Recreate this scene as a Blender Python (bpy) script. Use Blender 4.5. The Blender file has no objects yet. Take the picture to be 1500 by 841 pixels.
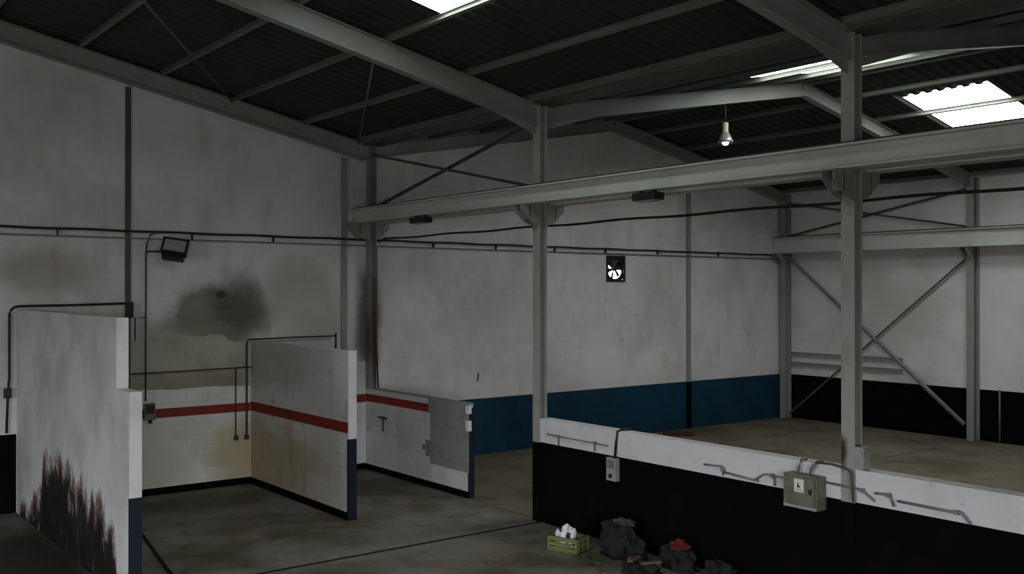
import bpy, bmesh, math, random
from mathutils import Vector, Matrix, noise
R = math.radians
sc = bpy.context.scene
col = sc.collection

# ------------------------------------------------------------------ camera
cam_d = bpy.data.cameras.new('camera'); cam = bpy.data.objects.new('camera', cam_d); col.objects.link(cam)
cam_d.sensor_fit = 'HORIZONTAL'; cam_d.sensor_width = 36.0; cam_d.lens = 36.0*1449.8/1500.0
cam_d.clip_start = 0.05; cam_d.clip_end = 300
cam.location = (0, 0, 3.6)
cam.rotation_euler = (R(90+0.18), 0, R(-37.663))
sc.camera = cam

# ------------------------------------------------------------------ world: overcast sky above a grey yard
SKY = 14.5
w = bpy.data.worlds.new('world'); sc.world = w; w.use_nodes = True
nt = w.node_tree; nt.nodes.clear()
wo = nt.nodes.new('ShaderNodeOutputWorld'); bg = nt.nodes.new('ShaderNodeBackground')
tc = nt.nodes.new('ShaderNodeTexCoord'); sp = nt.nodes.new('ShaderNodeSeparateXYZ'); rp = nt.nodes.new('ShaderNodeValToRGB')
mr = nt.nodes.new('ShaderNodeMapRange'); mr.inputs[1].default_value = -1; mr.inputs[2].default_value = 1
nt.links.new(tc.outputs['Generated'], sp.inputs[0]); nt.links.new(sp.outputs['Z'], mr.inputs[0])
nt.links.new(mr.outputs[0], rp.inputs[0]); nt.links.new(rp.outputs[0], bg.inputs[0]); nt.links.new(bg.outputs[0], wo.inputs[0])
e = rp.color_ramp.elements
e[0].position = 0.485; e[0].color = (0.20, 0.20, 0.195, 1)
e[1].position = 0.515; e[1].color = (0.94, 0.97, 1.0, 1)
bg.inputs[1].default_value = SKY

# daylight comes in by the open vehicle door in the front gable (portal: only guides the sampling of the sky)
DOOR = (-6.0, 1.0, 0.0, 4.6); YF = -8.0
pl = bpy.data.lights.new('front_door_offscreen', 'AREA'); pl.shape = 'RECTANGLE'
pl.size = DOOR[1]-DOOR[0]; pl.size_y = DOOR[3]-DOOR[2]; pl.cycles.is_portal = True
po = bpy.data.objects.new('front_door_offscreen', pl); col.objects.link(po)
po.location = ((DOOR[0]+DOOR[1])/2, YF-0.1, (DOOR[2]+DOOR[3])/2); po.rotation_euler = (R(90), 0, 0)

# ... and by the open side door of the wide nave
SIDE = (2.5, 7.5, 0.0, 4.6)
pl = bpy.data.lights.new('side_door_offscreen', 'AREA'); pl.shape = 'RECTANGLE'
pl.size = SIDE[1]-SIDE[0]; pl.size_y = SIDE[3]-SIDE[2]; pl.cycles.is_portal = True
po = bpy.data.objects.new('side_door_offscreen', pl); col.objects.link(po)
po.location = (-9.85, (SIDE[0]+SIDE[1])/2, (SIDE[2]+SIDE[3])/2); po.rotation_euler = (R(90), 0, R(-90))

vs = sc.view_settings
sc.display_settings.display_device = 'sRGB'
vs.view_transform = 'Standard'; vs.look = 'None'; vs.gamma = 1.0; vs.use_curve_mapping = False
vs.exposure = 0.0

# ------------------------------------------------------------------ dimensions (metres)
YG = 17.592           # inner face of the gable wall
XC = 9.751            # face of the low wall / column row between the two naves
XR = 23.348           # inner face of the right side wall
DADO = 1.24
FR = [YG-0.19, 12.0, 6.47, 0.92]      # portal frame lines
EAVE = 6.48
def zr(x):             # top of the rafters
    if x <= 9.75: return EAVE + 0.21*(9.75-abs(x))
    return EAVE + 0.18*6.8 - (0.18 if x < 16.55 else 0.209)*abs(x-16.55)
SH = 0.09              # purlin depth: the sheeting lies this far above the rafters

# ------------------------------------------------------------------ materials
def N(nt, t, **kw):
    n = nt.nodes.new(t)
    for k, v in kw.items(): setattr(n, k, v)
    return n
class Mat:
    """small builder: world-position driven dirt on a flat colour"""
    def __init__(s, name, colr, rough=0.7, metal=0.0, spec=0.4):
        s.m = bpy.data.materials.new(name); s.m.use_nodes = True
        s.nt = s.m.node_tree; s.b = s.nt.nodes['Principled BSDF']
        s.b.inputs['Roughness'].default_value = rough; s.b.inputs['Metallic'].default_value = metal
        s.b.inputs['Specular IOR Level'].default_value = spec
        rgb = N(s.nt, 'ShaderNodeRGB'); rgb.outputs[0].default_value = (*colr, 1)
        s.c = rgb.outputs[0]; s.nt.links.new(s.c, s.b.inputs['Base Color'])
        s.pos = N(s.nt, 'ShaderNodeNewGeometry').outputs['Position']
        s.h = None
    def L(s, a, b): s.nt.links.new(a, b)
    def scaled(s, v):
        n = N(s.nt, 'ShaderNodeVectorMath', operation='MULTIPLY'); s.L(s.pos, n.inputs[0]); n.inputs[1].default_value = v
        return n.outputs[0]
    def noise(s, scale, stretch=(1,1,1), detail=4, rough=0.6):
        n = N(s.nt, 'ShaderNodeTexNoise'); n.inputs['Scale'].default_value = scale
        n.inputs['Detail'].default_value = detail; n.inputs['Roughness'].default_value = rough
        s.L(s.scaled(stretch), n.inputs['Vector']); return n.outputs['Fac']
    def ramp(s, v, lo, hi, smooth=True):
        n = N(s.nt, 'ShaderNodeMapRange'); n.interpolation_type = 'SMOOTHSTEP' if smooth else 'LINEAR'
        s.L(v, n.inputs[0]); n.inputs[1].default_value = lo; n.inputs[2].default_value = hi; return n.outputs[0]
    def math(s, op, a, b=None):
        n = N(s.nt, 'ShaderNodeMath', operation=op)
        for i, x in enumerate((a, b)):
            if x is None: continue
            if isinstance(x, (int, float)): n.inputs[i].default_value = x
            else: s.L(x, n.inputs[i])
        return n.outputs[0]
    def mix(s, fac, colr, amt=1.0):
        n = N(s.nt, 'ShaderNodeMix', data_type='RGBA')
        f = s.math('MULTIPLY', fac, amt) if amt != 1.0 else fac
        s.L(f, n.inputs[0]); s.L(s.c, n.inputs[6]); n.inputs[7].default_value = (*colr, 1)
        s.c = n.outputs[2]; s.L(s.c, s.b.inputs['Base Color']); return s
    def dirt(s, colr, scale, lo, hi, amt, stretch=(1,1,1)):
        return s.mix(s.ramp(s.noise(scale, stretch), lo, hi), colr, amt)
    def blob(s, centre, radius, colr, amt, wob=0.5, nscale=1.5):
        """for stains and dark patches: ellipsoid about a place on the wall with a ragged edge"""
        sub = N(s.nt, 'ShaderNodeVectorMath', operation='SUBTRACT'); s.L(s.pos, sub.inputs[0]); sub.inputs[1].default_value = centre
        div = N(s.nt, 'ShaderNodeVectorMath', operation='DIVIDE'); s.L(sub.outputs[0], div.inputs[0]); div.inputs[1].default_value = radius
        ln = N(s.nt, 'ShaderNodeVectorMath', operation='LENGTH'); s.L(div.outputs[0], ln.inputs[0])
        d = s.math('ADD', ln.outputs['Value'], s.math('MULTIPLY', s.math('SUBTRACT', s.noise(nscale), 0.5), wob*2))
        return s.mix(s.ramp(d, 1.0, 0.35), colr, amt)
    def bump(s, h, strength=0.2, dist=0.02):
        n = N(s.nt, 'ShaderNodeBump'); n.inputs['Strength'].default_value = strength; n.inputs['Distance'].default_value = dist
        s.L(h, n.inputs['Height']); s.L(n.outputs[0], s.b.inputs['Normal']); return s
    def bricks(s, axis, tint, amt=0.25, bump=0.25):
        """faint courses of rendered block under the paint"""
        sep = N(s.nt, 'ShaderNodeSeparateXYZ'); s.L(s.pos, sep.inputs[0])
        cb = N(s.nt, 'ShaderNodeCombineXYZ'); s.L(sep.outputs[axis], cb.inputs[0]); s.L(sep.outputs['Z'], cb.inputs[1])
        br = N(s.nt, 'ShaderNodeTexBrick'); s.L(cb.outputs[0], br.inputs['Vector'])
        br.inputs['Scale'].default_value = 1.0; br.inputs['Brick Width'].default_value = 0.4; br.inputs['Row Height'].default_value = 0.2
        br.inputs['Mortar Size'].default_value = 0.012; br.inputs['Mortar Smooth'].default_value = 0.6
        f = br.outputs['Fac']; s.mix(f, tint, amt)
        return s.bump(s.math('MULTIPLY', f, -1.0), bump, 0.01)
def simple(name, c, rough=0.6, metal=0.0, d=None, amt=0.5, scale=4.0):
    m = Mat(name, c, rough, metal)
    if d: m.dirt(d, scale, 0.42, 0.68, amt)
    return m.m

# gable wall: grey-white paint over block, soot stains with a shape of their own
g = Mat('gable_paint', (0.70, 0.68, 0.67), 0.85, spec=0.2)
g.dirt((0.47, 0.455, 0.435), 0.45, 0.40, 0.70, 0.75)
g.dirt((0.40, 0.38, 0.34), 2.2, 0.48, 0.75, 0.45, (1, 1, 0.35))
g.dirt((0.70, 0.68, 0.67), 5.0, 0.5, 0.7, 0.3)
g.blob((6.75, YG, 3.15), (1.15, 1.0, 0.75), (0.12, 0.11, 0.075), 0.8, 0.75, 1.1)
g.blob((7.2, YG, 3.3), (0.75, 1.0, 0.8), (0.09, 0.08, 0.06), 0.75, 0.6, 1.6)
g.blob((6.85, YG, 3.52), (0.13, 1.0, 0.10), (0.03, 0.025, 0.02), 0.8, 0.3, 5.0)
g.blob((6.2, YG, 2.7), (1.3, 1.0, 0.5), (0.28, 0.26, 0.20), 0.6, 0.4, 2.0)
g.blob((3.9, YG, 3.9), (1.1, 1.0, 0.6), (0.25, 0.22, 0.16), 0.6, 0.4, 1.6)
g.blob((9.92, YG, 3.0), (0.42, 1.0, 1.5), (0.07, 0.055, 0.04), 0.85, 0.3, 2.0)
g.blob((8.6, YG, 3.4), (1.2, 1.0, 1.2), (0.30, 0.28, 0.23), 0.6, 0.4, 1.2)
g.bricks('X', (0.36, 0.35, 0.33), 0.08, 0.10); M_GABLE = g.m
g = Mat('side_wall_paint', (0.66, 0.645, 0.635), 0.85, spec=0.2)
g.dirt((0.44, 0.43, 0.40), 0.5, 0.40, 0.70, 0.7); g.bricks('Y', (0.33, 0.32, 0.30), 0.08, 0.10); M_SIDE = g.m
g = Mat('bay_white_paint', (0.72, 0.72, 0.70), 0.8, spec=0.25)
g.dirt((0.55, 0.53, 0.42), 0.9, 0.44, 0.66, 0.6); g.blob((7.3, YG, 0.6), (0.9, 3.0, 0.9), (0.42, 0.35, 0.17), 0.75, 0.4, 2.5)
g.dirt((0.33, 0.31, 0.24), 3.0, 0.55, 0.75, 0.4, (1, 1, 0.3)); g.bricks('X', (0.35, 0.34, 0.3), 0.15, 0.2); M_BAY = g.m
g = Mat('old_plaster', (0.43, 0.42, 0.355), 0.85, spec=0.2)
g.dirt((0.27, 0.255, 0.19), 1.1, 0.42, 0.66, 0.7); g.blob((6.4, YG, 1.9), (1.6, 1.0, 0.35), (0.24, 0.22, 0.14), 0.7, 0.3, 2.0)
g.dirt((0.13, 0.12, 0.09), 4.0, 0.62, 0.74, 0.6); M_PLAST = g.m
# tall partition: pale paint, scorched and worn low down
g = Mat('scorched_partition_paint', (0.64, 0.645, 0.65), 0.82, spec=0.2)
g.dirt((0.38, 0.37, 0.36), 0.8, 0.42, 0.68, 0.6)
sep = N(g.nt, 'ShaderNodeSeparateXYZ'); g.L(g.pos, sep.inputs[0])
cv = N(g.nt, 'ShaderNodeFloatCurve'); t = g.ramp(sep.outputs['Y'], 11.6, 17.6, False); g.L(t, cv.inputs['Value'])
pts = [(0.0, 0.0), (0.06, 0.02), (0.10, 0.34), (0.16, 0.50), (0.30, 0.52), (0.45, 0.58), (0.62, 0.66), (0.70, 0.50), (0.78, 0.18), (1.0, 0.10)]
c0 = cv.mapping.curves[0]
c0.points[0].location = pts[0]; c0.points[1].location = pts[-1]
for q in pts[1:-1]: c0.points.new(*q)
cv.mapping.update()
hgt = g.math('MULTIPLY', cv.outputs[0], 2.0)
n1 = g.math('MULTIPLY', g.math('SUBTRACT', g.noise(3.0, (1, 1, 0.35), 5), 0.5), 1.5)
lv = g.math('SUBTRACT', g.math('ADD', hgt, n1), sep.outputs['Z'])
g.mix(g.math('MULTIPLY', g.ramp(lv, -0.10, 0.12), g.ramp(g.noise(2.6), 0.35, 0.6)), (0.16, 0.045, 0.022), 0.85)
g.mix(g.math('MULTIPLY', g.ramp(lv, -0.02, 0.30), g.ramp(g.noise(3.4, (1, 1, .5), 6), 0.28, 0.46)), (0.008, 0.007, 0.007), 0.97)
g.mix(g.ramp(lv, 0.25, 0.7), (0.010, 0.009, 0.008), 0.85)
g.bricks('Y', (0.02, 0.02, 0.02), 0.02, 0.12); M_PART1 = g.m
g = Mat('dingy_partition_paint', (0.72, 0.715, 0.70), 0.82, spec=0.2)
g.dirt((0.55, 0.54, 0.51), 0.8, 0.42, 0.66, 0.5); g.blob((7.42, 16.5, 0.5), (1.0, 2.8, 1.1), (0.44, 0.345, 0.17), 0.75, 0.6, 1.6)
g.blob((7.42, 16.8, 2.2), (1.0, 2.2, 0.6), (0.42, 0.41, 0.34), 0.5, 0.5, 1.4)
g.dirt((0.34, 0.24, 0.15), 3.5, 0.52, 0.75, 0.6, (1, 1, 0.3)); g.bricks('Y', (0.32, 0.31, 0.28), 0.15, 0.2); M_PART2 = g.m
g = Mat('pale_partition_paint', (0.66, 0.66, 0.655), 0.82, spec=0.2)
g.dirt((0.42, 0.41, 0.38), 1.2, 0.42, 0.68, 0.6); g.bricks('Y', (0.36, 0.35, 0.33), 0.18, 0.2); M_PART3 = g.m
g = Mat('clean_white_paint', (0.72, 0.72, 0.73), 0.7, spec=0.3)
g.dirt((0.50, 0.50, 0.51), 2.0, 0.48, 0.72, 0.5); M_WHITE = g.m
g = Mat('low_wall_white', (0.66, 0.655, 0.67), 0.75, spec=0.3)
g.dirt((0.48, 0.475, 0.47), 1.6, 0.45, 0.72, 0.55); g.dirt((0.28, 0.27, 0.25), 9.0, 0.62, 0.75, 0.5); M_LWHITE = g.m
g = Mat('blue_dado_paint', (0.007, 0.045, 0.082), 0.65, spec=0.15)
g.dirt((0.010, 0.028, 0.045), 1.5, 0.42, 0.68, 0.7); g.bricks('X', (0.008, 0.03, 0.06), 0.3, 0.2); M_BLUE = g.m
g = Mat('dark_dado_paint', (0.0028, 0.0034, 0.0032), 0.9, spec=0.03)
g.dirt((0.006, 0.0055, 0.005), 2.0, 0.45, 0.7, 0.7); M_DARK = g.m
g = Mat('navy_paint', (0.007, 0.011, 0.024), 0.6, spec=0.3); g.dirt((0.014, 0.014, 0.018), 3, 0.5, 0.7, 0.6); M_NAVY = g.m
g = Mat('red_stripe_paint', (0.25, 0.028, 0.018), 0.7, spec=0.25); g.dirt((0.16, 0.035, 0.022), 2.5, 0.42, 0.68, 0.7); M_RED = g.m
g = Mat('bare_cement', (0.27, 0.275, 0.25), 0.92, spec=0.15); g.dirt((0.20, 0.20, 0.18), 4.0, 0.42, 0.68, 0.6); g.bump(g.noise(30), 0.2, 0.01); M_CEM = g.m
# floors
g = Mat('stained_concrete', (0.225, 0.215, 0.187), 0.7, spec=0.25)
g.dirt((0.085, 0.078, 0.042), 0.55, 0.40, 0.66, 0.85); g.dirt((0.29, 0.275, 0.25), 1.3, 0.50, 0.70, 0.6)
g.dirt((0.04, 0.036, 0.026), 2.4, 0.56, 0.74, 0.7); g.dirt((0.30, 0.20, 0.14), 0.9, 0.58, 0.72, 0.4)
g.blob((6.3, 16.4, 0), (1.7, 1.0, 1), (0.06, 0.06, 0.035), 0.6, 0.45, 1.0)
g.blob((8.8, 16.2, 0), (1.4, 1.3, 1), (0.08, 0.07, 0.035), 0.6, 0.45, 1.0)
g.blob((3.0, 14.3, 0), (0.9, 2.4, 1), (0.02, 0.018, 0.016), 0.85, 0.45, 1.2)  # near-black patch: darkness put into the floor colour beside the tall partition
g.bump(g.noise(6, detail=6), 0.25, 0.01); M_FLOOR = g.m
g = Mat('brown_concrete', (0.165, 0.145, 0.105), 0.85, spec=0.15)
g.dirt((0.085, 0.075, 0.048), 0.6, 0.42, 0.66, 0.8); g.dirt((0.22, 0.19, 0.15), 0.35, 0.50, 0.66, 0.55); g.dirt((0.05, 0.045, 0.03), 2.8, 0.55, 0.72, 0.6)
g.bump(g.noise(6, detail=6), 0.25, 0.01); M_FLOOR2 = g.m
M_DIRT = simple('black_grime', (0.012, 0.011, 0.009), 0.9)
# steel
g = Mat('grey_green_steel_paint', (0.25, 0.265, 0.24), 0.55, spec=0.4); g.dirt((0.20, 0.205, 0.17), 1.3, 0.42, 0.68, 0.6); M_STEEL = g.m
g = Mat('girder_paint', (0.52, 0.53, 0.50), 0.6, spec=0.3); g.dirt((0.40, 0.41, 0.37), 1.3, 0.42, 0.68, 0.6); M_GIRD = g.m
g = Mat('column_paint', (0.33, 0.335, 0.305), 0.55, spec=0.4); g.dirt((0.24, 0.24, 0.20), 1.8, 0.42, 0.68, 0.6)
g.blob((XC, 6.55, 1.78), (0.3, 0.11, 0.26), (0.035, 0.010, 0.006), 0.97, 0.3, 6.0); M_COL = g.m
g = Mat('green_steel_paint', (0.075, 0.095, 0.070), 0.6, spec=0.3); g.dirt((0.045, 0.055, 0.04), 1.5, 0.42, 0.68, 0.6); M_GREEN = g.m
g = Mat('sooty_column_paint', (0.25, 0.265, 0.24), 0.6, spec=0.3); g.dirt((0.10, 0.10, 0.085), 1.5, 0.42, 0.68, 0.6); g.blob((10.0, YG-.2, 2.7), (0.4, 0.4, 1.2), (0.075, 0.05, 0.03), 0.85, 0.3, 2.0); M_CORNER = g.m
M_PURL = simple('purlin_steel', (0.16, 0.175, 0.15), 0.6, 0.0, (0.09, 0.10, 0.08), 0.6, 1.2)
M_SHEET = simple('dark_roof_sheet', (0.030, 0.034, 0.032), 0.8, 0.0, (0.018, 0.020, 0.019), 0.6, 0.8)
M_BLACK = simple('black_cable', (0.010, 0.010, 0.011), 0.6)
M_PIPE = simple('grey_conduit', (0.16, 0.16, 0.15), 0.5, 0.0, (0.09, 0.09, 0.08), 0.5)
M_DPIPE = simple('dark_rusty_pipe', (0.045, 0.042, 0.036), 0.6, 0.0, (0.03, 0.022, 0.016), 0.6)
M_WPIPE = simple('painted_air_pipe', (0.21, 0.21, 0.21), 0.6, 0.0, (0.12, 0.115, 0.11), 0.6, 6.0)
M_BOX = simple('olive_grey_enclosure', (0.17, 0.175, 0.13), 0.5, 0.0, (0.09, 0.09, 0.05), 0.6, 5.0)
M_LBOX = simple('pale_grey_enclosure', (0.34, 0.35, 0.34), 0.5, 0.0, (0.22, 0.22, 0.2), 0.5, 6.0)
M_LABEL = simple('white_label', (0.75, 0.75, 0.72), 0.6)
M_INK = simple('black_ink', (0.02, 0.02, 0.02), 0.6)
M_LAMPB = simple('black_lamp_housing', (0.014, 0.014, 0.013), 0.5)
M_ALU = simple('lamp_aluminium', (0.55, 0.55, 0.53), 0.25, 0.9)
M_BRASS = simple('lamp_cap_beige', (0.42, 0.36, 0.22), 0.5)
g = Mat('lamp_glass', (0.16, 0.18, 0.17), 0.12, spec=0.7); M_GLASS = g.m
g = Mat('lamp_bulb_lit', (0.8, 0.8, 0.8), 0.3); g.b.inputs['Emission Color'].default_value = (1, 1, 0.97, 1); g.b.inputs['Emission Strength'].default_value = 1.3; M_BULB = g.m
M_CRATE = simple('green_crate_plastic', (0.16, 0.185, 0.06), 0.7, 0.0, (0.10, 0.12, 0.05), 0.6, 8.0)
M_BAG = simple('white_plastic_bag', (0.80, 0.80, 0.84), 0.45)
M_PRINT = simple('navy_print', (0.02, 0.03, 0.08), 0.5)
M_RAG = simple('dark_rag', (0.014, 0.014, 0.014), 0.95)
M_GRAG = simple('grey_rag', (0.07, 0.07, 0.068), 0.95, 0.0, (0.03, 0.03, 0.03), 0.6, 8)
M_REDRAG = simple('red_cloth', (0.13, 0.012, 0.010), 0.85, 0.0, (0.12, 0.012, 0.01), 0.6, 10)
M_WOOD = simple('raw_wood', (0.14, 0.105, 0.07), 0.8, 0.0, (0.15, 0.10, 0.06), 0.6, 8)
M_OLIVE = simple('olive_scrap', (0.05, 0.05, 0.025), 0.85, 0.0, (0.04, 0.05, 0.02), 0.6, 8)
M_REDWOOD = simple('dark_red_timber', (0.055, 0.018, 0.012), 0.8, 0.0, (0.03, 0.012, 0.01), 0.6, 4)
g = Mat('skylight_sheet', (0.8, 0.82, 0.82), 0.6); g.b.inputs['Emission Color'].default_value = (0.97, 1.0, 0.99, 1); g.b.inputs['Emission Strength'].default_value = 9.5; M_SKY = g.m

# ------------------------------------------------------------------ mesh helpers
ORG = {}
class MB:
    def __init__(s): s.v = []; s.f = []; s.smooth = set()
    def add(s, vs, fs, smooth=False):
        o = len(s.v); s.v += [Vector(q) for q in vs]
        for q in fs:
            if smooth: s.smooth.add(len(s.f))
            s.f.append([i+o for i in q])
        return s
    def box(s, x0, x1, y0, y1, z0, z1):
        vs = [(x, y, z) for z in (z0, z1) for y in (y0, y1) for x in (x0, x1)]
        return s.add(vs, [(0,2,3,1), (4,5,7,6), (0,1,5,4), (2,6,7,3), (0,4,6,2), (1,3,7,5)])
    def obox(s, c, size, rot):       # oriented box, rot = Matrix 3x3
        c = Vector(c); vs = []
        for z in (-.5, .5):
            for y in (-.5, .5):
                for x in (-.5, .5): vs.append(c + rot @ Vector((x*size[0], y*size[1], z*size[2])))
        return s.add(vs, [(0,2,3,1), (4,5,7,6), (0,1,5,4), (2,6,7,3), (0,4,6,2), (1,3,7,5)])
    def prism(s, poly, d):           # poly: 3d points of one face (planar), extruded by vector d
        n = len(poly); d = Vector(d); a = [Vector(q) for q in poly]
        return s.add(a + [q+d for q in a], [list(range(n))[::-1], list(range(n, 2*n))] + [(i, (i+1) % n, n+(i+1) % n, n+i) for i in range(n)])
    def tube(s, path, r, n=8):
        path = [Vector(q) for q in path]; rings = []
        for i, q in enumerate(path):
            t = (path[min(i+1, len(path)-1)] - path[max(i-1, 0)]).normalized()
            u = t.cross(Vector((0, 0, 1)) if abs(t.z) < .9 else Vector((1, 0, 0))).normalized(); w_ = t.cross(u)
            rr = r[i] if isinstance(r, (list, tuple)) else r
            rings.append([q + (u*math.cos(2*math.pi*k/n) + w_*math.sin(2*math.pi*k/n))*rr for k in range(n)])
        vs = [v for g_ in rings for v in g_]; m = len(rings)
        s.add(vs, [(i*n+k, i*n+(k+1) % n, (i+1)*n+(k+1) % n, (i+1)*n+k) for i in range(m-1) for k in range(n)], True)
        o = len(s.v)-len(vs); s.f.append([o+k for k in range(n)][::-1]); s.f.append([o+(m-1)*n+k for k in range(n)])
        return s
    def ibeam(s, p0, p1, up, h, b, tf=.014, tw=.010):
        p0, p1 = Vector(p0), Vector(p1); a = (p1-p0).normalized(); up = Vector(up)
        up = (up - a*up.dot(a)).normalized(); sd = a.cross(up)
        pr = [(-b/2,-h/2), (b/2,-h/2), (b/2,-h/2+tf), (tw/2,-h/2+tf), (tw/2,h/2-tf), (b/2,h/2-tf), (b/2,h/2), (-b/2,h/2), (-b/2,h/2-tf), (-tw/2,h/2-tf), (-tw/2,-h/2+tf), (-b/2,-h/2+tf)]
        vs = [p + sd*x + up*y for p in (p0, p1) for x, y in pr]
        fs = [(i, (i+1) % 12, 12+(i+1) % 12, 12+i) for i in range(12)]
        for o in (0, 12):
            q = [(0,1,2,11), (11,2,3,10), (10,3,4,9), (9,4,5,8), (8,5,6,7)]
            fs += [tuple(o+k for k in (w_[::-1] if o == 0 else w_)) for w_ in q]
        return s.add(vs, fs)
    def lathe(s, c, prof, n=20):     # prof: (radius, z) about a vertical axis
        c = Vector(c); vs = []
        for r, z in prof: vs += [c + Vector((r*math.cos(2*math.pi*k/n), r*math.sin(2*math.pi*k/n), z)) for k in range(n)]
        return s.add(vs, [(i*n+k, i*n+(k+1) % n, (i+1)*n+(k+1) % n, (i+1)*n+k) for i in range(len(prof)-1) for k in range(n)], True)
    def crumple(s, c, size, seed, amp=.35, sub=3, rz=0, freq=2.2):
        bm = bmesh.new(); bmesh.ops.create_icosphere(bm, subdivisions=sub, radius=1.0)
        off = Vector((seed*7.3, seed*3.1, seed*1.7)); rot = Matrix.Rotation(rz, 3, 'Z'); vs = []
        for v in bm.verts:
            d = v.co.normalized(); k = 1 + amp*noise.noise(d*freq+off)*1.6 + amp*.6*noise.noise(d*freq*2.7+off)
            q = d*k; q = Vector((q.x*size[0], q.y*size[1], max(q.z, -.55)*size[2]))
            vs.append(Vector(c) + rot @ q)
        zmin = min(v.z for v in vs); vs = [v + Vector((0, 0, c[2]-zmin)) for v in vs]
        fs = [[v.index for v in f.verts] for f in bm.faces]; bm.free()
        return s.add(vs, fs, False)
    def build(s, name, mat, parent=None, base=None):
        if parent is not None: org = ORG[parent]
        else:
            if base is None:
                xs = [v.x for v in s.v]; ys = [v.y for v in s.v]; zs = [v.z for v in s.v]
                base = ((min(xs)+max(xs))/2, (min(ys)+max(ys))/2, min(zs))
            org = Vector(base)
        me = bpy.data.meshes.new(name); me.from_pydata([tuple(v-org) for v in s.v], [], s.f); me.update()
        bm = bmesh.new(); bm.from_mesh(me); bmesh.ops.recalc_face_normals(bm, faces=bm.faces); bm.to_mesh(me); bm.free()
        for i in s.smooth:
            if i < len(me.polygons): me.polygons[i].use_smooth = True
        me.materials.append(mat)
        o = bpy.data.objects.new(name, me); col.objects.link(o)
        if parent is not None: o.parent = parent
        else: o.location = org
        ORG[o] = org
        return o
def tag(o, label=None, cat=None, group=None, kind=None):
    if label: o['label'] = label
    if cat: o['category'] = cat
    if group: o['group'] = group
    if kind: o['kind'] = kind
    return o
def thing(name, label, cat, base, group=None):
    o = bpy.data.objects.new(name, None); col.objects.link(o); o.location = base; o.empty_display_size = .1
    ORG[o] = Vector(base); return tag(o, label, cat, group)
def struct(o): o['kind'] = 'structure'; return o
Z3 = (0, 0, 1)

# ================================================================== THE SHELL
# floor: a bed with concrete slabs; the joints between the slabs are real gaps full of grime
floor = struct(MB().box(-10.2, 23.8, YF-.3, 18.0, -.20, -.004).build('floor', M_DIRT))
JY = 11.92
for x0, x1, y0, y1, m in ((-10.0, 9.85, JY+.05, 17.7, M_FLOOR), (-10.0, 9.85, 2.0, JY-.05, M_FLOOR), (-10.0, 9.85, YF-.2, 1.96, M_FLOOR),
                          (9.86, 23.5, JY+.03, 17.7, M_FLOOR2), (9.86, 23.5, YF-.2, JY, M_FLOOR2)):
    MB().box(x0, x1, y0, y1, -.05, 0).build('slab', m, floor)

# gable wall of both naves, with a square opening for the extractor fan
FX0, FX1, FZ0, FZ1 = 16.48, 17.06, 3.82, 4.42
WT = .12
b = MB()
def top(x): return zr(x)+SH+.03
def wallpiece(x0, x1, zb=None, zt=None):
    xs = [x0] + [q for q in (0, 9.75, 16.55) if x0 < q < x1] + [x1]
    lo = 0 if zb is None else zb
    if zt is None: up = [(x, YG, top(x)) for x in xs[::-1]]
    else: up = [(x1, YG, zt), (x0, YG, zt)]
    b.prism([(x0, YG, lo), (x1, YG, lo)] + up, (0, WT, 0))
wallpiece(-9.75, 9.75); wallpiece(9.75, FX0); wallpiece(FX0, FX1, 0, FZ0); wallpiece(FX0, FX1, FZ1); wallpiece(FX1, XR+.24)
wall_back = struct(b.build('wall_back', M_GABLE))
MB().box(9.97, XR-.006, YG-.006, YG+.01, 0, DADO-.014).build('blue_dado', M_BLUE, wall_back)
MB().box(-9.75, 3.44, YG-.006, YG+.01, 0, 1.27).build('dark_dado', M_DARK, wall_back)
MB().prism([(3.6, YG-.008, .12), (7.41, YG-.008, .12), (7.41, YG-.008, 1.82), (6.6, YG-.008, 1.85), (6.0, YG-.008, 1.83), (5.5, YG-.008, 1.86), (3.6, YG-.008, 1.85)], (0, .02, 0)).build('white_painted_area', M_BAY, wall_back)
MB().box(7.57, 9.845, YG-.008, YG+.01, .12, 2.16).build('white_painted_area', M_WHITE, wall_back)
for x0, x1 in ((3.6, 7.41), (7.57, 9.85)):
    MB().box(x0, x1, YG-.013, YG+.01, 1.35, 1.51).build('red_stripe', M_RED, wall_back)
    MB().box(x0, x1, YG-.016, YG+.01, 0, .125).build('black_skirting', M_DARK, wall_back)
# plaster laid over the bay in an uneven edge, below the smoke stain
random.seed(11)
edge = [(7.41, 2.62)] + [(7.41-.13*k, 2.78+random.uniform(-.05, .05)-(.16 if k in (1, 2, 3) else 0)) for k in range(1, 17)] + [(5.25, 2.75)]
MB().prism([(5.25, YG-.004, 1.80), (7.41, YG-.004, 1.80)] + [(x, YG-.004, z) for x, z in edge], (0, .01, 0)).build('plaster_patch', M_PLAST, wall_back)
# small mark on the gable
MB().prism([(12.61, YG-.003, 1.60), (12.65, YG-.003, 1.60), (12.67, YG-.003, 1.78), (12.63, YG-.003, 1.79)], (0, .006, 0)).build('dark_scrape', M_DPIPE, wall_back)

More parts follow.
